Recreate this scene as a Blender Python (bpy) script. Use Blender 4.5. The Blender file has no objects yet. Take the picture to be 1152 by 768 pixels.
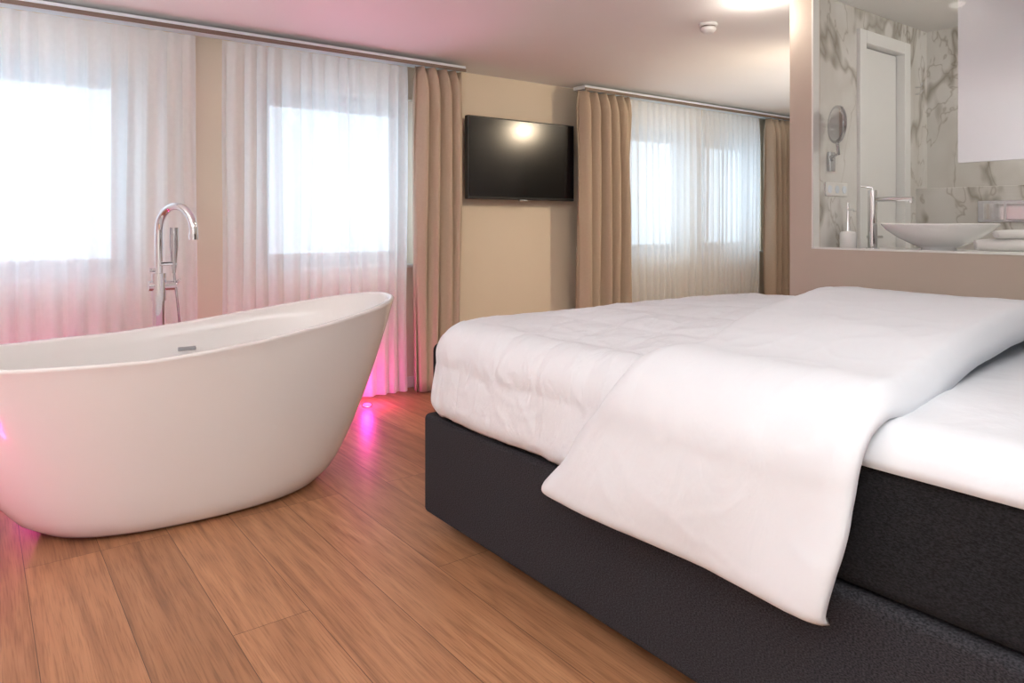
import bpy, bmesh, math
from mathutils import Vector, Matrix, noise
scene = bpy.context.scene
try:
    scene.view_settings.view_transform = 'Standard'
    scene.view_settings.look = 'None'
except Exception: pass

# ---------------------------------------------------------------- helpers
def empty(name, loc=(0,0,0)):
    e = bpy.data.objects.new(name, None); e.location = loc
    scene.collection.objects.link(e); return e
def addobj(name, me, mat=None, parent=None, smooth=True):
    o = bpy.data.objects.new(name, me); scene.collection.objects.link(o)
    if mat: me.materials.append(mat)
    if smooth:
        for p in me.polygons: p.use_smooth = True
    if parent:
        o.parent = parent
        o.matrix_parent_inverse = Matrix.Translation(-Vector(parent.location))
    return o
def mesh(name, verts, faces, mat=None, parent=None, smooth=True):
    me = bpy.data.meshes.new(name); me.from_pydata([tuple(v) for v in verts], [], faces)
    bm = bmesh.new(); bm.from_mesh(me); bmesh.ops.recalc_face_normals(bm, faces=bm.faces); bm.to_mesh(me); bm.free()
    return addobj(name, me, mat, parent, smooth)
def boxes(name, lst, mat=None, parent=None, bevel=0.0, seg=3, smooth=None):
    bm = bmesh.new()
    for (a, b) in lst:
        r = bmesh.ops.create_cube(bm, size=1)
        for v in r['verts']:
            v.co = Vector([(a[i]+b[i])/2 + v.co[i]*(b[i]-a[i]) for i in range(3)])
    if bevel > 0:
        bmesh.ops.bevel(bm, geom=bm.edges[:], offset=bevel, segments=seg, profile=0.5, affect='EDGES')
    me = bpy.data.meshes.new(name); bm.to_mesh(me); bm.free()
    o = addobj(name, me, mat, parent, False)
    if bevel > 0:
        for p in me.polygons: p.use_smooth = True
        m = o.modifiers.new('wn', 'WEIGHTED_NORMAL'); m.keep_sharp = False
    return o
def lathe(name, prof, c, mat=None, parent=None, n=48, sx=1, sy=1):
    vs=[];fs=[]
    for (r,z) in prof:
        for i in range(n):
            a=2*math.pi*i/n; vs.append((c[0]+sx*r*math.cos(a), c[1]+sy*r*math.sin(a), c[2]+z))
    for j in range(len(prof)-1):
        for i in range(n):
            k=(i+1)%n; fs.append((j*n+i,j*n+k,(j+1)*n+k,(j+1)*n+i))
    fs.append(tuple(range(n))[::-1]); fs.append(tuple((len(prof)-1)*n+i for i in range(n)))
    return mesh(name, vs, fs, mat, parent)
def tube(name, pts, r, mat=None, parent=None, n=16):
    pts=[Vector(p) for p in pts]; vs=[];fs=[]
    up=None
    for i,p in enumerate(pts):
        t=(pts[min(i+1,len(pts)-1)]-pts[max(i-1,0)]).normalized()
        if up is None: up = t.orthogonal().normalized()
        up=(up-t*up.dot(t)).normalized(); w=t.cross(up)
        rr = r[i] if isinstance(r,(list,tuple)) else r
        for k in range(n):
            a=2*math.pi*k/n; vs.append(p+up*math.cos(a)*rr+w*math.sin(a)*rr)
    for i in range(len(pts)-1):
        for k in range(n):
            q=(k+1)%n; fs.append((i*n+k,i*n+q,(i+1)*n+q,(i+1)*n+k))
    fs.append(tuple(range(n))[::-1]); fs.append(tuple((len(pts)-1)*n+k for k in range(n)))
    o=mesh(name, vs, fs, mat, parent)
    m=o.modifiers.new('es','EDGE_SPLIT'); m.split_angle=math.radians(50)
    return o
def arc(c, r, a0, a1, ux, uz=(0,0,1), n=14):
    c=Vector(c);ux=Vector(ux);uz=Vector(uz)
    return [c+ux*r*math.cos(a0+(a1-a0)*i/n)+uz*r*math.sin(a0+(a1-a0)*i/n) for i in range(n+1)]
def interp(x, pts):
    if x<=pts[0][0]: return pts[0][1]
    for (a,va),(b,vb) in zip(pts,pts[1:]):
        if x<=b:
            t=(x-a)/(b-a); t=t*t*(3-2*t)*0.5+t*0.5
            return va+(vb-va)*t
    return pts[-1][1]
def sm(t): t=max(0,min(1,t)); return t*t*(3-2*t)

# ---------------------------------------------------------------- materials
def newmat(name):
    m=bpy.data.materials.new(name); m.use_nodes=True
    nt=m.node_tree; return m, nt, nt.nodes['Principled BSDF']
def pmat(name, col, rough=0.5, metal=0.0, bump=0.0, bscale=50, bdist=.01, bmap=None, var=0.0, vscale=4, **kw):
    m,nt,b=newmat(name); b.inputs['Roughness'].default_value=rough; b.inputs['Metallic'].default_value=metal
    tc=nt.nodes.new('ShaderNodeTexCoord')
    n=nt.nodes.new('ShaderNodeTexNoise'); n.inputs['Scale'].default_value=vscale
    nt.links.new(tc.outputs['Object'], n.inputs['Vector'])
    mx=nt.nodes.new('ShaderNodeMixRGB')
    mx.inputs['Color1'].default_value=(*[c*(1-var) for c in col],1); mx.inputs['Color2'].default_value=(*[min(1,c*(1+var)) for c in col],1)
    nt.links.new(n.outputs['Fac'], mx.inputs['Fac']); nt.links.new(mx.outputs['Color'], b.inputs['Base Color'])
    if bump>0:
        n2=nt.nodes.new('ShaderNodeTexNoise'); n2.inputs['Scale'].default_value=bscale; n2.inputs['Detail'].default_value=4
        if bmap:
            mp=nt.nodes.new('ShaderNodeMapping'); mp.inputs['Scale'].default_value=bmap[0]; mp.inputs['Rotation'].default_value=bmap[1]
            n2.inputs['Distortion'].default_value=.6
            nt.links.new(tc.outputs['Object'],mp.inputs['Vector']); nt.links.new(mp.outputs[0],n2.inputs['Vector'])
        else: nt.links.new(tc.outputs['Object'], n2.inputs['Vector'])
        bp=nt.nodes.new('ShaderNodeBump'); bp.inputs['Strength'].default_value=bump; bp.inputs['Distance'].default_value=bdist
        nt.links.new(n2.outputs['Fac'], bp.inputs['Height']); nt.links.new(bp.outputs['Normal'], b.inputs['Normal'])
    for k,v in kw.items(): b.inputs[k].default_value=v
    return m
def emis(name, col, s):
    m,nt,b=newmat(name); b.inputs['Base Color'].default_value=(*col,1)
    b.inputs['Emission Color'].default_value=(*col,1); b.inputs['Emission Strength'].default_value=s; return m

M_wall  = pmat('cream_wall_paint',(0.79,0.70,0.56),0.85,bump=0.05,bscale=180,var=0.02)
M_wallw = pmat('white_wall_paint',(0.80,0.80,0.79),0.85,bump=0.05,bscale=180,var=0.02)
M_ceil  = pmat('ceiling_paint',(0.88,0.865,0.84),0.9,bump=0.03,bscale=150,var=0.01)
M_taupe = pmat('taupe_partition_paint',(0.52,0.43,0.355),0.6,bump=0.03,bscale=150,var=0.02)
M_white = pmat('white_lacquer',(0.85,0.85,0.83),0.35,var=0.01)
M_frame = pmat('window_frame_grey',(0.30,0.37,0.44),0.4,var=0.02)
M_tub   = pmat('white_acrylic',(0.87,0.855,0.835),0.16,var=0.005,vscale=1,**{'Coat Weight':0.3})
M_chrome= pmat('chrome',(0.82,0.83,0.85),0.07,1.0,var=0.01)
M_dchr  = pmat('brushed_steel',(0.55,0.56,0.58),0.25,1.0,var=0.03)
M_black = pmat('black_plastic',(0.012,0.012,0.013),0.35,var=0.05)
M_screen= pmat('tv_screen_glass',(0.005,0.005,0.006),0.19,var=0.02)
M_ceram = pmat('white_ceramic',(0.88,0.88,0.87),0.1,var=0.005)
M_plast = pmat('white_plastic',(0.80,0.79,0.76),0.4,var=0.01)
M_track = pmat('curtain_track_white',(0.72,0.78,0.84),0.4,var=0.02)
M_rod   = pmat('curtain_rod_bronze',(0.20,0.15,0.12),0.4,0.3,var=0.05)
M_cotton= pmat('white_cotton',(0.81,0.84,0.88),0.9,bump=0.4,bscale=9,bdist=.02,bmap=((1,2.0,1),(0,0,.5)),var=0.01)
M_flap  = pmat('white_cotton_reverse',(0.81,0.84,0.88),0.9,bump=0.25,bscale=4.5,bdist=.02,bmap=((1,2.2,1),(0,0,-.6)),var=0.01)
M_sheet = pmat('white_sheet',(0.80,0.83,0.87),0.9,bump=0.3,bscale=5,bdist=.02,bmap=((1.6,1,1),(0,0,.3)),var=0.01)
M_towel = pmat('white_terry_towel',(0.85,0.84,0.82),0.95,bump=0.6,bscale=400,var=0.02)
M_drape = pmat('beige_drape_fabric',(0.49,0.395,0.30),0.85,bump=0.2,bscale=500,var=0.05,vscale=60)
M_mirror= pmat('mirror_glass',(0.85,0.87,0.88),0.03,1.0,var=0.0)
M_panel = pmat('satin_mirror_panel',(0.70,0.73,0.76),0.28,0.4,var=0.01)
M_pinkE = emis('pink_led',(1.0,0.05,0.45),5)
M_lampE = emis('warm_lamp',(1.0,0.93,0.82),14)
M_chan  = pmat('charcoal_legs',(0.02,0.02,0.02),0.5)

def fabric_dark(name, col):
    m,nt,b=newmat(name); b.inputs['Roughness'].default_value=0.95; b.inputs['Specular IOR Level'].default_value=.25
    tc=nt.nodes.new('ShaderNodeTexCoord')
    n=nt.nodes.new('ShaderNodeTexNoise'); n.inputs['Scale'].default_value=200; n.inputs['Detail'].default_value=6
    mp=nt.nodes.new('ShaderNodeMapping'); mp.inputs['Scale'].default_value=(1,1,2.2)
    nt.links.new(tc.outputs['Object'],mp.inputs['Vector']); nt.links.new(mp.outputs['Vector'],n.inputs['Vector'])
    r=nt.nodes.new('ShaderNodeValToRGB'); r.color_ramp.elements[0].position=0.35; r.color_ramp.elements[1].position=0.68
    r.color_ramp.elements[0].color=(*[c*0.45 for c in col],1); r.color_ramp.elements[1].color=(*[c*1.8 for c in col],1)
    nt.links.new(n.outputs['Fac'],r.inputs['Fac']); nt.links.new(r.outputs['Color'],b.inputs['Base Color'])
    bp=nt.nodes.new('ShaderNodeBump'); bp.inputs['Strength'].default_value=0.4; bp.inputs['Distance'].default_value=0.003
    nt.links.new(n.outputs['Fac'],bp.inputs['Height']); nt.links.new(bp.outputs['Normal'],b.inputs['Normal'])
    return m
M_base = fabric_dark('anthracite_upholstery',(0.031,0.030,0.035))
M_matt = fabric_dark('black_mattress_cover',(0.014,0.014,0.016))

def sheer():
    m=bpy.data.materials.new('white_voile'); m.use_nodes=True; nt=m.node_tree; nt.nodes.clear()
    out=nt.nodes.new('ShaderNodeOutputMaterial')
    tr=nt.nodes.new('ShaderNodeBsdfTransparent'); tr.inputs['Color'].default_value=(0.96,0.97,1,1)
    tl=nt.nodes.new('ShaderNodeBsdfTranslucent'); tl.inputs['Color'].default_value=(0.95,0.97,0.99,1)
    df=nt.nodes.new('ShaderNodeBsdfDiffuse'); df.inputs['Color'].default_value=(0.94,0.95,0.96,1)
    a=nt.nodes.new('ShaderNodeMixShader'); a.inputs[0].default_value=0.45
    b=nt.nodes.new('ShaderNodeMixShader')
    tc=nt.nodes.new('ShaderNodeTexCoord'); n=nt.nodes.new('ShaderNodeTexNoise'); n.inputs['Scale'].default_value=40
    nt.links.new(tc.outputs['Object'],n.inputs['Vector'])
    mr=nt.nodes.new('ShaderNodeMapRange'); mr.inputs['To Min'].default_value=0.80; mr.inputs['To Max'].default_value=0.86
    nt.links.new(n.outputs['Fac'],mr.inputs['Value']); nt.links.new(mr.outputs['Result'],b.inputs[0])
    nt.links.new(tl.outputs[0],a.inputs[1]); nt.links.new(df.outputs[0],a.inputs[2])
    nt.links.new(tr.outputs[0],b.inputs[1]); nt.links.new(a.outputs[0],b.inputs[2]); nt.links.new(b.outputs[0],out.inputs[0])
    return m
M_sheer=sheer()
def glass(name,f):
    m=bpy.data.materials.new(name); m.use_nodes=True; nt=m.node_tree; nt.nodes.clear()
    out=nt.nodes.new('ShaderNodeOutputMaterial')
    tr=nt.nodes.new('ShaderNodeBsdfTransparent'); gl=nt.nodes.new('ShaderNodeBsdfGlossy'); gl.inputs['Roughness'].default_value=0.02
    b=nt.nodes.new('ShaderNodeMixShader'); b.inputs[0].default_value=f
    nt.links.new(tr.outputs[0],b.inputs[1]); nt.links.new(gl.outputs[0],b.inputs[2]); nt.links.new(b.outputs[0],out.inputs[0])
    return m
M_glass=glass('clear_glass',.05); M_glass2=glass('antireflective_glass',.012)

def wood():
    m,nt,b=newmat('oak_plank_floor'); L=nt.links.new; N=nt.nodes.new
    tc=N('ShaderNodeTexCoord'); sp=N('ShaderNodeSeparateXYZ'); L(tc.outputs['Object'],sp.inputs[0])
    ax=N('ShaderNodeMath'); ax.operation='ADD'; ax.inputs[1].default_value=-0.7625+0.2115*40; L(sp.outputs['X'],ax.inputs[0])
    ay=N('ShaderNodeMath'); ay.operation='ADD'; ay.inputs[1].default_value=20.35; L(sp.outputs['Y'],ay.inputs[0])
    cb=N('ShaderNodeCombineXYZ'); L(ay.outputs[0],cb.inputs['X']); L(ax.outputs[0],cb.inputs['Y'])
    br=N('ShaderNodeTexBrick'); L(cb.outputs[0],br.inputs['Vector'])
    br.inputs['Scale'].default_value=1; br.inputs['Brick Width'].default_value=2.1; br.inputs['Row Height'].default_value=0.2115
    br.inputs['Mortar Size'].default_value=0.0011; br.inputs['Mortar Smooth'].default_value=0.3; br.offset=0.37; br.offset_frequency=3; br.squash=1
    br.inputs['Color1'].default_value=(0,0,0,1); br.inputs['Color2'].default_value=(1,1,1,1); br.inputs['Mortar'].default_value=(0.5,0.5,0.5,1)
    wm=N('ShaderNodeMath'); wm.operation='MULTIPLY'; wm.inputs[1].default_value=30; L(br.outputs['Color'],wm.inputs[0])
    g=N('ShaderNodeTexNoise'); g.noise_dimensions='4D'
    mp=N('ShaderNodeMapping'); mp.inputs['Scale'].default_value=(7,.6,1); L(tc.outputs['Object'],mp.inputs['Vector']); L(mp.outputs[0],g.inputs['Vector'])
    L(wm.outputs[0],g.inputs['W'])
    g.inputs['Scale'].default_value=1.0; g.inputs['Detail'].default_value=2; g.inputs['Roughness'].default_value=0.5; g.inputs['Distortion'].default_value=.3
    mm_=N('ShaderNodeMath'); mm_.operation='MULTIPLY'; mm_.inputs[1].default_value=22; L(g.outputs['Fac'],mm_.inputs[0])
    fr=N('ShaderNodeMath'); fr.operation='PINGPONG'; fr.inputs[1].default_value=1; L(mm_.outputs[0],fr.inputs[0])
    g2=N('ShaderNodeTexNoise'); mp2=N('ShaderNodeMapping'); mp2.inputs['Scale'].default_value=(150,5,1); L(tc.outputs['Object'],mp2.inputs['Vector']); L(mp2.outputs[0],g2.inputs['Vector'])
    g2.inputs['Scale'].default_value=1.5; g2.inputs['Detail'].default_value=5
    g3=N('ShaderNodeTexNoise'); mp3=N('ShaderNodeMapping'); mp3.inputs['Scale'].default_value=(24,.9,1); L(tc.outputs['Object'],mp3.inputs['Vector']); L(mp3.outputs[0],g3.inputs['Vector'])
    g3.noise_dimensions='4D'; L(wm.outputs[0],g3.inputs['W'])
    g3.inputs['Scale'].default_value=1.3; g3.inputs['Detail'].default_value=9
    ad=N('ShaderNodeMath'); ad.operation='MULTIPLY_ADD'; ad.inputs[1].default_value=.17; L(fr.outputs[0],ad.inputs[0])
    s3=N('ShaderNodeMath'); s3.operation='MULTIPLY'; s3.inputs[1].default_value=.83; L(g3.outputs['Fac'],s3.inputs[0]); L(s3.outputs[0],ad.inputs[2])
    ra=N('ShaderNodeValToRGB'); e=ra.color_ramp.elements
    e[0].position=0.25; e[0].color=(0.265,0.122,0.060,1); e[1].position=0.78; e[1].color=(0.52,0.275,0.145,1)
    k=e.new(0.5); k.color=(0.41,0.200,0.100,1)
    L(ad.outputs[0],ra.inputs['Fac'])
    t=N('ShaderNodeValToRGB'); t.color_ramp.elements[0].color=(0.80,0.77,0.74,1); t.color_ramp.elements[1].color=(1.18,1.17,1.16,1)
    L(br.outputs['Color'],t.inputs['Fac'])
    m1=N('ShaderNodeMixRGB'); m1.blend_type='MULTIPLY'; m1.inputs['Fac'].default_value=1; L(ra.outputs['Color'],m1.inputs['Color1']); L(t.outputs['Color'],m1.inputs['Color2'])
    r2=N('ShaderNodeValToRGB'); r2.color_ramp.elements[0].position=0.35; r2.color_ramp.elements[0].color=(0.66,0.62,0.58,1); r2.color_ramp.elements[1].position=0.52; r2.color_ramp.elements[1].color=(1,1,1,1)
    L(g2.outputs['Fac'],r2.inputs['Fac'])
    m2=N('ShaderNodeMixRGB'); m2.blend_type='MULTIPLY'; m2.inputs['Fac'].default_value=0.75; L(m1.outputs['Color'],m2.inputs['Color1']); L(r2.outputs['Color'],m2.inputs['Color2'])
    m3=N('ShaderNodeMixRGB'); m3.inputs['Color2'].default_value=(0.08,0.035,0.018,1); L(br.outputs['Fac'],m3.inputs['Fac']); L(m2.outputs['Color'],m3.inputs['Color1'])
    L(m3.outputs['Color'],b.inputs['Base Color']); b.inputs['Roughness'].default_value=0.40
    bp=N('ShaderNodeBump'); bp.inputs['Strength'].default_value=0.15; bp.inputs['Distance'].default_value=0.003
    L(g2.outputs['Fac'],bp.inputs['Height']); L(bp.outputs['Normal'],b.inputs['Normal'])
    return m
M_wood=wood()

def marble():
    m,nt,b=newmat('calacatta_marble_tile'); L=nt.links.new; N=nt.nodes.new
    tc=N('ShaderNodeTexCoord')
    mp=N('ShaderNodeMapping'); mp.inputs['Rotation'].default_value=(0.3,0.7,0.4); mp.inputs['Scale'].default_value=(1.3,1.3,0.7)
    L(tc.outputs['Object'],mp.inputs['Vector'])
    def vein(scale,w,seed,dark,dist):
        n=N('ShaderNodeTexNoise'); n.noise_dimensions='4D'; n.inputs['W'].default_value=seed
        n.inputs['Scale'].default_value=scale; n.inputs['Detail'].default_value=4; n.inputs['Roughness'].default_value=.55; n.inputs['Distortion'].default_value=dist; L(mp.outputs[0],n.inputs['Vector'])
        s=N('ShaderNodeMath'); s.operation='SUBTRACT'; s.inputs[1].default_value=0.5; L(n.outputs['Fac'],s.inputs[0])
        a=N('ShaderNodeMath'); a.operation='ABSOLUTE'; L(s.outputs[0],a.inputs[0])
        r=N('ShaderNodeValToRGB'); r.color_ramp.elements[0].position=0; r.color_ramp.elements[0].color=(*dark,1)
        r.color_ramp.elements[1].position=w; r.color_ramp.elements[1].color=(1,1,1,1); L(a.outputs[0],r.inputs['Fac']); return r
    v1=vein(1.1,0.020,1.0,(0.52,0.49,0.44),.5); v2=vein(2.1,0.009,5.0,(0.68,0.65,0.61),.7); v3=vein(1.2,.10,9.0,(.87,.855,.83),.3)
    mx=N('ShaderNodeMixRGB'); mx.blend_type='MULTIPLY'; mx.inputs['Fac'].default_value=1; L(v1.outputs['Color'],mx.inputs['Color1']); L(v2.outputs['Color'],mx.inputs['Color2'])
    mz=N('ShaderNodeMixRGB'); mz.blend_type='MULTIPLY'; mz.inputs['Fac'].default_value=1; L(mx.outputs['Color'],mz.inputs['Color1']); L(v3.outputs['Color'],mz.inputs['Color2'])
    m2=N('ShaderNodeMixRGB'); m2.blend_type='MULTIPLY'; m2.inputs['Fac'].default_value=1; m2.inputs['Color2'].default_value=(0.76,0.745,0.71,1); L(mz.outputs['Color'],m2.inputs['Color1'])
    L(m2.outputs['Color'],b.inputs['Base Color']); b.inputs['Roughness'].default_value=0.2
    return m
M_marble=marble()

# ---------------------------------------------------------------- room shell
XL,XR,YB,YW=-1.7,6.75,-1.4,4.25
CZ=2.25; CW=2.14
boxes('floor',[((XL-.12,YB-.12,-.1),(XR+.12,YW+.3,0))],M_wood)
vs=[];fs=[]
prof=[(YB-.12,CZ),(2.9,CZ),(3.3,CZ-.02),(YW+.3,CW-.005),(YW+.3,CW+.2),(YB-.12,CZ+.12)]
for x in (XL-.12,XR+.12):
    for (y,z) in prof: vs.append((x,y,z))
n=len(prof)
for i in range(n): fs.append((i,(i+1)%n,n+(i+1)%n,n+i))
fs.append(tuple(range(n))); fs.append(tuple(range(n,2*n)))
mesh('ceiling',vs,fs,M_ceil,smooth=False)
wins=[(-.42,.70),(1.34,2.37),(4.30,5.25),(5.42,6.30)]
WZ0,WZ1=.80,1.92
lst=[((XL-.12,YW,0),(XR+.12,YW+.25,WZ0)),((XL-.12,YW,WZ1),(XR+.12,YW+.25,CW+.02))]
xs=[XL-.12]+[v for w in wins for v in w]+[XR+.12]
for i in range(0,len(xs),2): lst.append(((xs[i],YW,WZ0),(xs[i+1],YW+.25,WZ1)))
boxes('wall_window_side',lst,M_wall)
boxes('wall_left',[((XL-.12,YB,0),(XL,YW,CZ))],M_wallw)
boxes('wall_right',[((XR,YB,0),(XR+.12,YW,CZ))],M_wall)
boxes('wall_back',[((XL-.12,YB-.12,0),(XR+.12,YB,CZ))],M_wallw)
boxes('baseboard_window_side',[((XL,YW-.015,0),(XR,YW,.07))],M_white,bevel=.003)
for i,(a,b) in enumerate(wins):
    w=empty(f'window_{i+1}',((a+b)/2,YW+.16,(WZ0+WZ1)/2))
    y0,y1=YW+.13,YW+.2; f=.085
    boxes('frame',[((a,y0,WZ0),(a+f,y1,WZ1)),((b-f,y0,WZ0),(b,y1,WZ1)),((a+f,y0,WZ0),(b-f,y1,WZ0+f)),((a+f,y0,WZ1-f),(b-f,y1,WZ1))],M_frame,w,bevel=.004)
    boxes('sash_bead',[((a+f,y0+.02,WZ0+f),(a+f+.02,y1-.02,WZ1-f)),((b-f-.02,y0+.02,WZ0+f),(b-f,y1-.02,WZ1-f)),
          ((a+f+.02,y0+.02,WZ1-f-.02),(b-f-.02,y1-.02,WZ1-f)),((a+f+.02,y0+.02,WZ0+f),(b-f-.02,y1-.02,WZ0+f+.02))],M_white,w)
    boxes('pane',[((a+f+.02,y0+.035,WZ0+f+.02),(b-f-.02,y0+.039,WZ1-f-.02))],M_glass,w)
    boxes('sill',[((a+.001,YW-.03,WZ0),(b-.001,y0,WZ0+.02))],M_white,w,bevel=.004)

# bathroom box
XP=3.35
BY=1.97; BXE=4.62
SILL=.968
boxes('wall_partition',[((XP,YB,0),(XP+.07,BY+.12,SILL)),((XP,BY-.003,SILL),(XP+.07,BY+.12,CZ)),((XP,YB,SILL),(XP+.07,.0,CZ)),((XP,.0,2.225),(XP+.07,BY-.003,CZ))],M_taupe)
boxes('trim_1',[((XP-.006,BY-.012,SILL),(XP+.05,BY-.003,2.225)),((XP-.006,0.0,SILL),(XP+.05,BY-.003,SILL+.008))],M_plast)
boxes('interior_glazing',[((XP+.001,.0,SILL+.008),(XP+.007,BY-.012,2.225))],M_glass2)
DX0,DX1,DZ=3.79,4.37,2.14
boxes('wall_bathroom_north',[((XP+.07,BY,0),(DX0,BY+.12,CZ))],M_marble)
boxes('wall_bathroom_north_b',[((DX1,BY,0),(BXE+.12,BY+.12,CZ))],M_marble)
boxes('wall_bathroom_lintel',[((DX0,BY,DZ),(DX1,BY+.12,CZ))],M_marble)
boxes('wall_bathroom_east',[((BXE,YB,0),(BXE+.12,BY,CZ))],M_marble)
boxes('trim_2',[((BXE-.14,YB,0),(BXE,BY,1.30))],M_marble,bevel=.003)
d=empty('door_1',((DX0+DX1)/2,BY,0))
e1=.001
boxes('casing',[((DX0+e1,BY-.02,0),(DX0+.07,BY+.1,DZ-e1)),((DX1-.07,BY-.02,0),(DX1-e1,BY+.1,DZ-e1)),((DX0+.07,BY-.02,DZ-.07),(DX1-.07,BY+.1,DZ-e1))],M_white,d,bevel=.004)
boxes('leaf',[((DX0+.075,BY+.03,.01),(DX1-.075,BY+.07,DZ-.075))],M_white,d,bevel=.004)
tube('handle',[(DX0+.13,BY+.03,1.02),(DX0+.13,BY-.015,1.02),(DX0+.24,BY-.015,1.02)],.009,M_chrome,d)

# ---------------------------------------------------------------- curtains
def curtain(name,x0,x1,yc,z0,z1,folds,amp,mat,seed,irr=1.0,thick=0):
    nx=int(folds*16); nz=28; vs=[];fs=[]
    for j in range(nz+1):
        v=j/nz; z=z0+(z1-z0)*v
        for i in range(nx+1):
            u=i/nx
            ph=u*folds*2*math.pi + irr*2.6*noise.noise(Vector((u*folds*.45,seed,0))) + irr*1.3*noise.noise(Vector((u*folds*.35,seed+7,v*1.2)))
            a=amp*(1+.8*noise.noise(Vector((u*folds*.5,seed+3,v*.8))))
            topk=sm((z1-z)/.12); a*=.45+.55*topk
            y=yc+a*math.sin(ph)+a*.35*math.sin(2*ph+seed+1.5*v)*topk
            x=x0+(x1-x0)*u+amp*.4*math.cos(ph)*topk*(0 if i in(0,nx) else 1)+.02*noise.noise(Vector((u*6,seed,v*1.5)))*(1-v)*2
            vs.append((x,y,z))
    for j in range(nz):
        for i in range(nx):
            a=j*(nx+1)+i; fs.append((a,a+1,a+nx+2,a+nx+1))
    o=mesh(name,vs,fs,mat)
    if thick:
        m=o.modifiers.new('s','SOLIDIFY'); m.thickness=thick
    return o
YC=4.11
curtain('sheer_curtain',-1.1,.955,YC,.015,CW-.038,23,.019,M_sheer,1,1.3)
curtain('sheer_curtain',1.09,2.24,YC,.015,CW-.038,14,.019,M_sheer,2,1.3)
curtain('sheer_curtain',4.22,5.19,YC,.015,CW-.038,12,.017,M_sheer,3,1.3)
curtain('sheer_curtain',5.21,6.07,YC,.015,CW-.038,12,.017,M_sheer,4,1.3)
curtain('drape_curtain',2.26,2.61,YC-.06,.012,CW-.038,4.5,.046,M_drape,5,thick=.003)
curtain('drape_curtain',3.67,4.20,YC-.06,.012,CW-.038,5.5,.052,M_drape,6,thick=.003)
curtain('drape_curtain',6.09,6.62,YC-.06,.012,CW-.038,5.5,.046,M_drape,7,thick=.003)
for (a,b) in ((XL+.1,2.64),(3.72,6.72)):
    r=empty('curtain_rail',((a+b)/2,YC,CW))
    boxes('track',[((a,YC-.075,CW-.022),(b,YC+.06,CW+.006))],M_track,r,bevel=.003)
    boxes('front_lip',[((a,YC-.082,CW-.034),(b,YC-.074,CW-.012))],M_rod,r,bevel=.002)

# ---------------------------------------------------------------- TV
tv=empty('television',(3.21,YW-.07,1.55))
tx0,tx1,tz0,tz1=2.72,3.70,1.262,1.842
boxes('bezel',[((tx0,YW-.115,tz0),(tx1,YW-.075,tz1))],M_black,tv,bevel=.006)
boxes('screen',[((tx0+.012,YW-.118,tz0+.02),(tx1-.012,YW-.114,tz1-.012))],M_screen,tv)
boxes('wall_mount',[((3.02,YW-.075,1.4),(3.42,YW,1.7))],M_black,tv,bevel=.004)
boxes('logo_tab',[((3.17,YW-.119,tz0-.010),(3.24,YW-.1,tz0+.002))],M_dchr,tv,bevel=.002)

# ---------------------------------------------------------------- bathtub
tub=empty('bathtub',(.69,3.07,0))
TX,TY=.69,3.07
def zr(x): return .628+.135*max(0,min(1.05,(x-.45)/1.11))**1.35 + .03*max(0,min(1,(.1-x)/.26))**1.5
NA=120
def ring(a,b,h,cx=0,zabs=None,p=2.25,dz=0):
    out=[]
    for i in range(NA):
        t=2*math.pi*i/NA; c,s=math.cos(t),math.sin(t)
        x=TX+cx+a*math.copysign(abs(c)**(2/p),c); y=TY+b*math.copysign(abs(s)**(2/p),s)
        xe=TX+.875*math.copysign(abs(c)**(2/p),c)
        z=(zabs if zabs is not None else zr(xe)*h)+dz
        out.append((x,y,z))
    return out
rings=[]
rings.append(ring(.47,.25,0,zabs=.010)); rings.append(ring(.505,.285,0,zabs=.010))
rings.append(ring(.520,.296,0,zabs=.020))
K=18
for k in range(1,K+1):
    h=k/K
    rings.append(ring(.522+(.872-.522)*h**.66,.30+(.398-.30)*h**.6,.03+.955*h))
rings.append(ring(.875,.40,1.0,dz=-.004)); rings.append(ring(.871,.396,1.0,dz=.002)); rings.append(ring(.862,.388,1.0,dz=.004))
rings.append(ring(.852,.379,1.0,dz=.002)); rings.append(ring(.846,.373,1.0,dz=-.008))
for k in range(1,11):
    h=1-k/10*.80
    q=max(0.0,(h-.2)/.8)
    rings.append(ring(.47+(.845-.47)*q**.6,.20+(.372-.20)*q**.5,h-.01))
rings.append(ring(.40,.15,0,zabs=.115)); rings.append(ring(.1,.05,0,zabs=.11))
vs=[v for r in rings for v in r]; fs=[]
for j in range(len(rings)-1):
    for i in range(NA):
        k=(i+1)%NA; fs.append((j*NA+i,j*NA+k,(j+1)*NA+k,(j+1)*NA+i))
fs.append(tuple(range(NA))[::-1]); fs.append(tuple((len(rings)-1)*NA+i for i in range(NA)))
mesh('shell',vs,fs,M_tub,tub)
r0=ring(.48,.262,0,zabs=0); r1=ring(.48,.262,0,zabs=.012)
mesh('shadow_gap',r0+r1,[(i,(i+1)%NA,NA+(i+1)%NA,NA+i) for i in range(NA)]+[tuple(range(NA))],M_black,tub,False)  # black ring stands in for the shadow gap under the tub
boxes('overflow_slot',[((.72,3.413,.53),(.795,3.425,.548))],M_dchr,tub,bevel=.003)

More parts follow.
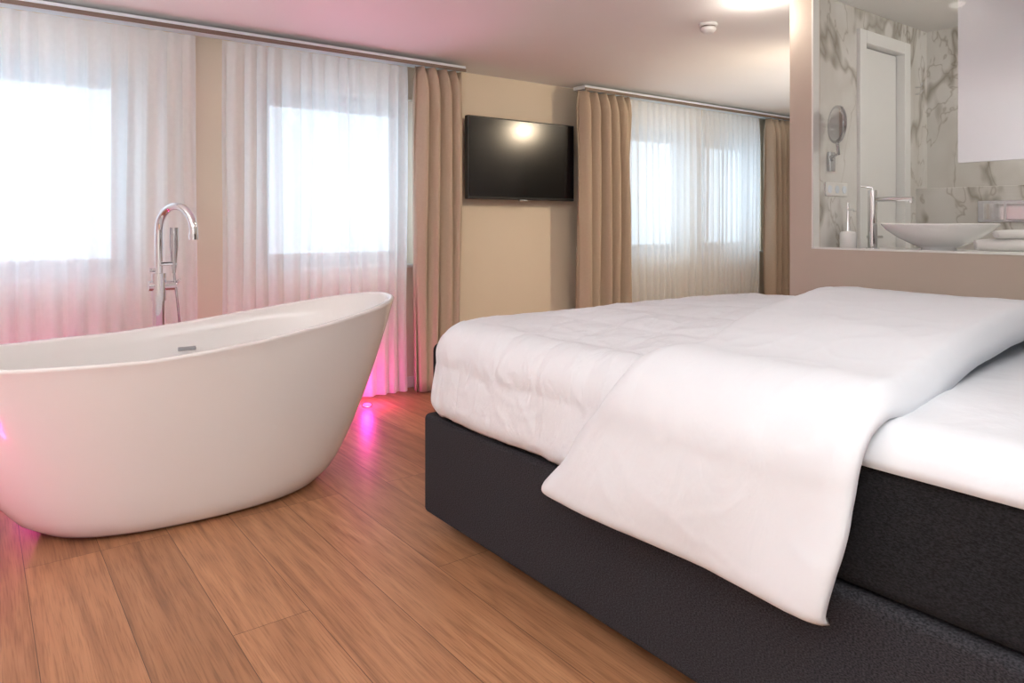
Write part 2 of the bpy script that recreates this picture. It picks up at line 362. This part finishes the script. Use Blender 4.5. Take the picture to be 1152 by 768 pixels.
# floor-standing tub filler
fx,fy=.70,3.72
sd_=Vector((.5,-.866,0))
tf=empty('bathtub_faucet',(fx,fy,0))
lathe('floor_flange',[(.045,0),(.045,.008),(.03,.014),(.022,.016)],(fx,fy,0),M_chrome,tf)
tube('column',[(fx,fy,.01),(fx,fy,.60),(fx,fy,.74)],.028,M_chrome,tf,24)
tube('mixer_body',[(fx-.045,fy,.80),(fx+.075,fy,.80)],.025,M_chrome,tf,24)
tube('mixer_block',[(fx,fy,.73),(fx,fy,.86)],.033,M_chrome,tf,24)
tube('lever',[(fx+.075,fy,.80),(fx+.078,fy-.02,.815),(fx+.08,fy-.06,.83)],.007,M_chrome,tf)
c0=Vector((fx,fy,1.065))
tube('spout',[(fx,fy,.84),(fx,fy,1.0),(fx,fy,1.065)]+arc(c0+sd_*.11,.11,0,math.pi,-sd_)+[c0+sd_*.22+Vector((0,0,-.035))],.0185,M_chrome,tf,20)
tube('aerator',[c0+sd_*.22+Vector((0,0,-.02)),c0+sd_*.22+Vector((0,0,-.045))],.021,M_chrome,tf,20)
tube('diverter',[(fx,fy,.875),(fx-.04,fy,.875)],.010,M_chrome,tf)
tube('hand_shower',[(fx+.062,fy-.02,.86),(fx+.062,fy-.02,.90),(fx+.062,fy-.02,.98),(fx+.062,fy-.02,1.075)],[.009,.012,.019,.019],M_dchr,tf,20)
boxes('shower_holder',[((fx,fy-.03,.895),(fx+.075,fy-.005,.915))],M_chrome,tf,bevel=.004)
hose=[(fx+.062,fy-.02,.86)]+[(fx+.062+.03*math.sin(math.pi*t/12),fy-.02+.02*t/12,.86-.5*math.sin(math.pi*t/12*.5)) for t in range(1,13)]+[(fx+.03,fy+.02,.42),(fx+.0,fy+.03,.5),(fx,fy+.03,.78)]
tube('hose',hose,.006,M_dchr,tf,10)

# floor LED spots
PINK=(1,.03,.42)
def led(x,y,power,tilt=(0,0),ang=80,low=0,up=0):
    e=empty('floor_led_light',(x,y,0))
    lathe('bezel',[(.030,0),(.030,.004),(.024,.006)],(x,y,0),M_dchr,e,24)
    lathe('lens',[(.023,.0),(.023,.010),(.018,.016),(.006,.019)],(x,y,0),M_pinkE,e,24)
    def L(kind,en,z,rot=(0,0),an=0):
        ld=bpy.data.lights.new('led_beam',kind); ld.color=PINK; ld.energy=en; ld.shadow_soft_size=.015
        if kind=='SPOT': ld.spot_size=math.radians(an); ld.spot_blend=1
        lo=bpy.data.objects.new('led_beam',ld); scene.collection.objects.link(lo); lo.parent=e; lo.location=(0,0,z)
        lo.rotation_euler=(math.pi+rot[0],rot[1],0)
    L('SPOT',power,.035,tilt,ang)
    if low: L('POINT',low,.10)
    if up: L('SPOT',up,.035,(.20,0),40)
led(1.88,3.95,4,(-.5,0),60,4.5,26); led(1.2,3.92,3,(-.5,0),55,1.3,14); led(.2,3.92,4.5,(-.45,0),75,3.2); led(-.6,3.92,3,(-.45,0),80,1.5)
led(-.40,2.60,1.2,(0,.3),130,3.0)

# ---------------------------------------------------------------- bed
bed=empty('box_spring_bed',(2.2,1.25,0))
BX0,BX1,BY0,BY1=1.30,3.10,.20,2.27
boxes('box_base',[((BX0,BY0,.055),(BX1,BY1,.412))],M_base,bed,bevel=.02,seg=4)
boxes('mattress',[((BX0+.012,BY0,.414),(BX1-.012,BY1-.03,.67))],M_matt,bed,bevel=.03,seg=5)
for k,(x,y) in enumerate(((BX0+.25,BY0+.2),(BX1-.25,BY0+.2),(BX0+.25,BY1-.3),(BX1-.25,BY1-.3))):
    lathe(f'leg_{k+1}',[(.025,0),(.03,.058)],(x,y,0),M_chan,bed,24)
boxes('headboard',[((BX0-.02,BY0-.10,.0),(BX1+.02,BY0,1.15))],M_base,bed,bevel=.02)
FX0,FX1,FY1,R=1.41,2.99,2.12,.115
W=FX1-FX0
def ztop(x,y):
    de=min(x-FX0,FX1-x); df=FY1-y
    return .740+.038*sm(de/.35)*sm(df/.35+.15)+.054*sm(de/1.0)*sm(df/.8)
def fold(s,y,lift,zt,R=R,disp=0,foot=True):
    ox=s if s<0 else (s-W if s>W else 0); x=FX0+min(max(s,0),W)
    oy=max(0,y-FY1) if foot else 0; yy=min(y,FY1) if foot else y
    if ox==0 and oy==0: return Vector((x,yy,zt(x,yy)+lift+disp))
    L=math.hypot(ox,oy); n=Vector((ox/L,oy/L)); r=max(abs(ox),abs(oy))
    if r<R*math.pi/2: th=r/R; out=R*math.sin(th); down=R*(1-math.cos(th)); nn=(math.sin(th),math.cos(th))
    else: out=R+.012*sm((r-R*1.57)/.2); down=R+(r-R*math.pi/2); nn=(1,0)
    q=lift+disp
    return Vector((x+n.x*(out+q*nn[0]), yy+n.y*(out+q*nn[0]), zt(x,yy)-down+q*nn[1]))
def grid(name,nu,nv,fn,mat,thick):
    vs=[fn(i/nu,j/nv) for j in range(nv+1) for i in range(nu+1)]
    fs=[(j*(nu+1)+i,j*(nu+1)+i+1,(j+1)*(nu+1)+i+1,(j+1)*(nu+1)+i) for j in range(nv) for i in range(nu)]
    o=mesh(name,vs,fs,mat,bed)
    m=o.modifiers.new('s','SOLIDIFY'); m.thickness=thick; m.offset=-1
    if o.data.polygons[(nv//2)*nu+nu//2].normal.z<0: o.data.flip_normals()
    return o
def ridge(x,y,z,w):
    return max(0,1-abs(noise.noise(Vector((x,y,z))))*w)
def wr(x,y,k=1.0):
    d=.005*noise.noise(Vector((x,y,0))*2.0)+.003*noise.noise(Vector((x*4,y*4,5)))
    amp=.5+.5*noise.noise(Vector((x*1.3,y*1.3,20)))
    d+=.0045*amp*ridge(x*2.2+y*1.3,y*4.4-x*1.5,1.7,4)**2
    d+=.0032*(1-amp*.6)*ridge(x*5.5-y*2.2,y*3.2+x*1.7,8.7,4)**2
    d+=.0022*ridge(x*9+y*3,y*8-x*3,14.2,4)**2
    return d*k
TZ=.738
def tz(x,y): return TZ+.02*sm(min(x-FX0,FX1-x)/.2)
def topper(u,v):
    s=-.128+(W+.256)*u; y=BY0+.02+(2.10-BY0)*v
    return fold(s,y,0,tz,R=.08,disp=wr(s*1.4,y*1.4,.35)+.0)+Vector((-.03*sm(-(s-.3)/.4) if s<.3 else (.03*sm((s-W+.3)/.4) if s>W-.3 else 0),0,0))
grid('fitted_topper',110,110,topper,M_sheet,.02)
H1=.375
def duvet(u,v):
    s=-H1+(W+2*H1)*u; y0=.74 if 0<s<W else .80; y=y0+(FY1+H1-y0)*v
    hem=max(-s,s-W,y-FY1)
    q1=abs(math.sin(math.pi*(s+.02*noise.noise(Vector((s*3,y*3,60))))/.20)); q2=abs(math.sin(math.pi*(y+.02*noise.noise(Vector((s*3,y*3,70))))/.20))
    d=wr(s,y,1.0)+.004*noise.noise(Vector((s*3.2,y*3.2,40)))+.008*(min(q1,1)*min(q2,1))**.5-.004
    if hem>.1: d+=.010*sm((hem-.1)/.2)*noise.noise(Vector((s*(4 if y>FY1 else 1),y*5,2)))
    k=max(0,(hem-(H1-.05))/.05); d-=.022*k*k
    return fold(s,y,.012,ztop,disp=d)
grid('duvet',280,240,duvet,M_cotton,.02)
H2=.44
yLp=[(-.45,1.55),(-.30,1.42),(-.10,1.27),(.08,1.20),(.5,1.27),(1.3,1.42),(2.0,1.52)]
yRp=[(-.45,.70),(-.25,.66),(0,.63),(.7,.66),(1.6,.70),(2.0,.70)]
def flap(u,v):
    s=-H2+(W+2*H2)*u
    yL=interp(s,yLp)+.012*noise.noise(Vector((s*3,0,5))); yR=interp(s,yRp)
    y=yR+(yL-yR)*v
    dL=(yL-y); dR=(y-yR); dh=min(s+H2,W+H2-s)
    c=lambda t:math.sqrt(max(0,1-(1-min(1,max(0,t)))**2))
    lift=-.004+.052*c(dL/.08)
    drop=.072*(1-c(dR/.05))*(1 if 0<s<W else max(.35,1-abs(min(s,0) if s<0 else s-W)*6))
    hemk=.022*(1-c(dh/.035))
    d=wr(s*.8+3.1,y*.8,.6)+.006*noise.noise(Vector((s*1.2+y*1.5,y*2.5-s*1.0,9)))*c(dL/.15)
    d+=.005*noise.noise(Vector((s*3+y*1.5,y*3.5-s,19)))*c(dL/.15)
    if s<-.05:
        k=sm((-s-.05)/.3)
        d+=.014*k*math.sin(9*(y*1.0+s*1.3)+1.0+1.5*noise.noise(Vector((s*2,y*2,3))))*.6+.010*k
    return fold(s,y,.014+lift-drop-hemk,ztop,disp=d,foot=False)
grid('duvet_folded_back',280,110,flap,M_flap,.012)

# ---------------------------------------------------------------- bathroom contents
boxes('vanity_counter',[((XP+.075,.4,.90),(XP+.62,BY-.03,SILL-.004)),((XP+.09,.45,.35),(XP+.58,BY-.1,.898))],M_white,bevel=.004)
cz=SILL-.004
ba=empty('washbasin',(3.69,1.52,cz))
lathe('bowl',[(.06,0),(.075,.004),(.07,.014),(.10,.024),(.17,.060),(.222,.098),(.245,.124),(.247,.129),(.243,.131),(.236,.126),(.205,.095),(.15,.055),(.08,.036),(.02,.034)],(3.69,1.52,cz),M_ceram,ba,64)
lathe('base_ring',[(.055,0),(.055,.012),(.05,.02)],(3.69,1.52,cz+.0005),M_chrome,ba)
bf=empty('basin_faucet',(3.66,1.82,cz))
tx,ty=3.66,1.82
lathe('flange',[(.032,0),(.032,.006),(.024,.008)],(tx,ty,cz),M_chrome,bf)
tube('body',[(tx,ty,cz),(tx,ty,1.262)],.0225,M_chrome,bf,24)
tube('spout',[(tx,ty,1.215),(tx-.01,ty-.10,1.217),(tx-.01,ty-.20,1.214)],.012,M_chrome,bf)
tube('aerator',[(tx-.01,ty-.19,1.214),(tx-.01,ty-.19,1.196)],.010,M_chrome,bf)
tube('lever',[(tx,ty,1.262),(tx,ty,1.275),(tx-.02,ty+.05,1.285)],.006,M_chrome,bf)
so=empty('soap_dispenser',(3.55,1.89,cz))
lathe('bottle',[(.038,0),(.04,.004),(.04,.08),(.036,.088),(.014,.092)],(3.55,1.89,cz),M_ceram,so)
tube('pump',[(3.55,1.89,cz+.09),(3.55,1.89,cz+.16),(3.55,1.89,cz+.235)],[.012,.006,.006],M_chrome,so)
tube('nozzle',[(3.55,1.89,cz+.20),(3.52,1.85,cz+.20),(3.51,1.835,cz+.19)],.005,M_chrome,so)
tw=empty('rolled_towel',(3.60,1.15,cz))
def roll(nm,c,ax,L,r):
    ax=Vector(ax).normalized(); side=ax.cross(Vector((0,0,1)))
    vs=[];fs=[];n=70;k=24
    for j in range(k+1):
        t=j/k
        for i in range(n+1):
            th=i/n*2*math.pi*2.4; rr=(r*.35+r*.65*i/n)*(1+.06*noise.noise(Vector((t*4,i*.1,c[0]))))*(1-.25*(2*abs(t-.5))**4)
            vs.append(Vector(c)+ax*(t-.5)*L*(1+.04*math.sin(th))+side*math.cos(th)*rr*1.1+Vector((0,0,math.sin(th)*rr*.85)))
    for j in range(k):
        for i in range(n): a=j*(n+1)+i; fs.append((a,a+1,a+n+2,a+n+1))
    o=mesh(nm,vs,fs,M_towel,tw); m=o.modifiers.new('s','SOLIDIFY'); m.thickness=.008; m.offset=-1
roll('roll_1',(3.58,1.22,cz+.034),(.5,-.75,0),.20,.036)
roll('roll_2',(3.66,1.12,cz+.034),(.4,-.8,0),.20,.036)
roll('roll_3',(3.61,1.18,cz+.082),(.65,-.5,0),.17,.026)
def disc(nm,c,nrm,r,t,mat,par):
    n=Vector(nrm).normalized(); c=Vector(c); tube(nm,[c-n*t/2,c+n*t/2],r,mat,par,48)
mm=empty('makeup_mirror',(3.43,1.88,1.58))
nr=(-.8,.6,0); mc=(3.425,1.88,1.585)
disc('rim',mc,nr,.094,.012,M_dchr,mm)
disc('glass',Vector(mc)+Vector(nr).normalized()*.006,nr,.080,.003,M_mirror,mm)
tube('arm',[(3.43,1.88,1.49),(3.44,1.88,1.44),(3.46,1.93,1.43),(3.50,1.945,1.42),(3.52,1.96,1.42)],.008,M_dchr,mm)
boxes('wall_plate',[((3.49,BY-.02,1.36),(3.54,BY,1.46))],M_dchr,mm,bevel=.004)
po=empty('power_outlet',(3.57,BY-.006,1.20))
boxes('plate',[((3.47,BY-.009,1.235),(3.68,BY,1.305))],M_plast,po,bevel=.003)
for k in range(3):
    disc(f'socket_{k+1}',(3.505+.07*k,BY-.0095,1.27),(0,-1,0),.020,.003,M_track,po)
hm=empty('hanging_mirror',(3.47,.95,1.8))
boxes('mirror_panel',[((3.455,.35,1.36),(3.475,1.345,2.235))],M_panel,hm,bevel=.002)
boxes('ceiling_bracket',[((3.458,.5,2.235),(3.472,.56,CZ)),((3.458,1.15,2.235),(3.472,1.21,CZ))],M_dchr,hm)
fp=empty('flush_plate',(BXE-.145,1.5,1.16))
boxes('plate',[((BXE-.15,1.34,1.10),(BXE-.139,1.64,1.22))],M_dchr,fp,bevel=.003)
boxes('buttons',[((BXE-.155,1.37,1.115),(BXE-.15,1.50,1.205)),((BXE-.155,1.51,1.115),(BXE-.15,1.61,1.205))],M_chrome,fp,bevel=.002)
rh=empty('robe_hook',(4.47,BY-.02,1.87))
tube('peg',[(4.47,BY,1.90),(4.47,BY-.03,1.90),(4.47,BY-.04,1.92)],.006,M_chrome,rh)
tube('peg_lower',[(4.47,BY,1.86),(4.47,BY-.03,1.86),(4.47,BY-.04,1.88)],.006,M_chrome,rh)

# ---------------------------------------------------------------- ceiling fittings
sd=empty('smoke_detector',(3.40,2.64,CZ))
lathe('base',[(.052,0),(.052,-.014),(.047,-.017)],(3.40,2.64,CZ),M_plast,sd)
lathe('sensor_gap',[(.040,-.016),(.040,-.024)],(3.40,2.64,CZ),M_rod,sd)
lathe('body',[(.043,-.024),(.045,-.030),(.043,-.040),(.030,-.054),(.012,-.056)],(3.40,2.64,CZ),M_plast,sd)
def lamp(x,y,z,power,col=(1,.93,.84),kind='SPOT',tilt=(0,0),ang=150,hang=0):
    e=empty('ceiling_spot_or_fill',(x,y,z))
    lathe('trim_ring',[(.050,0),(.050,-.006),(.040,-.010)],(x,y,z),M_plast,e,32)
    if hang: tube('drop_rod',[(x,y,z-.005),(x,y,z-hang)],.008,M_dchr,e)
    lathe('diffuser',[(.037,-.004),(.037,-.014),(.022,-.026),(.006,-.030)],(x,y,z-hang),M_lampE,e,32)
    ld=bpy.data.lights.new('bulb',kind); ld.color=col; ld.energy=power; ld.shadow_soft_size=.05
    if kind=='SPOT': ld.spot_size=math.radians(ang); ld.spot_blend=1
    lo=bpy.data.objects.new('bulb',ld); scene.collection.objects.link(lo); lo.parent=e; lo.location=(0,0,-hang-(.10 if kind=='POINT' else .06))
    lo.rotation_euler=(tilt[0],tilt[1],0)
lamp(3.24,2.2,CZ,3.8,kind='POINT')
lamp(4.62,2.30,CZ,62,(1,.80,.56),kind='SPOT',tilt=(.9,.55),ang=140,hang=.12)
lamp(4.1,.35,CZ,21,(1,.96,.90),kind='POINT')  # unseen lamp added to light the bathroom
lamp(2.6,1.6,CZ,55,(1,.82,.60),tilt=(1.05,.1),ang=75)  # unseen spot added to warm and brighten the TV wall
pl=empty('fill_light_panel',(.3,-.4,CZ))  # unseen panel added behind the camera as fill light
boxes('housing',[((-.9,-1.0,CZ-.03),(1.5,.2,CZ))],M_white,pl,bevel=.004)
ld=bpy.data.lights.new('panel_light','AREA'); ld.shape='RECTANGLE'; ld.size=2.3; ld.size_y=1.1; ld.energy=36; ld.color=(.97,.98,1)
lo=bpy.data.objects.new('panel_light',ld); scene.collection.objects.link(lo); lo.parent=pl; lo.location=(0,0,-.04)
# unseen uplights added to brighten ceiling and walls: behind the camera, left of the tub, and in the alcove behind the bathroom
for (x,y,pw,col,tl) in ((-.9,-.3,105,(1,.98,.96),-.25),(-1.25,2.2,110,(1,.98,.97),-.1),(5.35,2.45,50,(1,.94,.86),0)):
    fl=empty('fill_uplight',(x,y,0))
    lathe('stand',[(.14,0),(.14,.02),(.02,.03),(.012,.05),(.012,1.22),(.05,1.26),(.15,1.38),(.155,1.39),(.14,1.385),(.02,1.28)],(x,y,0),M_dchr,fl)
    ld=bpy.data.lights.new('uplight','SPOT'); ld.energy=pw; ld.color=col; ld.spot_size=math.radians(168); ld.spot_blend=.4; ld.shadow_soft_size=.12
    lo=bpy.data.objects.new('uplight',ld); scene.collection.objects.link(lo); lo.parent=fl; lo.location=(0,0,1.42); lo.rotation_euler=(math.pi+tl,0,0)

# daylight
wd=bpy.data.worlds.new('overcast_daylight'); scene.world=wd; wd.use_nodes=True
nt=wd.node_tree; bg=nt.nodes['Background']; bg.inputs['Strength'].default_value=3.0
tc=nt.nodes.new('ShaderNodeTexCoord'); sp=nt.nodes.new('ShaderNodeSeparateXYZ'); nt.links.new(tc.outputs['Generated'],sp.inputs[0])
cr=nt.nodes.new('ShaderNodeValToRGB'); cr.color_ramp.elements[0].position=.0; cr.color_ramp.elements[0].color=(.62,.79,.94,1); cr.color_ramp.elements[1].position=.6; cr.color_ramp.elements[1].color=(.80,.92,1,1)
nt.links.new(sp.outputs['Z'],cr.inputs['Fac']); nt.links.new(cr.outputs['Color'],bg.inputs['Color'])
for i,(a,b) in enumerate(wins):
    ld=bpy.data.lights.new('daylight_portal','AREA'); ld.shape='RECTANGLE'; ld.size=b-a; ld.size_y=WZ1-WZ0
    lo=bpy.data.objects.new('daylight_portal',ld); scene.collection.objects.link(lo); lo.location=((a+b)/2,YW+.24,(WZ0+WZ1)/2); lo.rotation_euler=(-math.pi/2,0,0)
    ld.cycles.is_portal=True

# ---------------------------------------------------------------- camera
cd=bpy.data.cameras.new('camera'); co=bpy.data.objects.new('camera',cd); scene.collection.objects.link(co)
co.location=(0,0,1.1); co.rotation_euler=(math.pi/2,0,-math.atan2(.6,.8))
cd.sensor_width=36; cd.lens=807/1152*36; cd.shift_y=-134/1152; cd.clip_start=.05
scene.camera=co
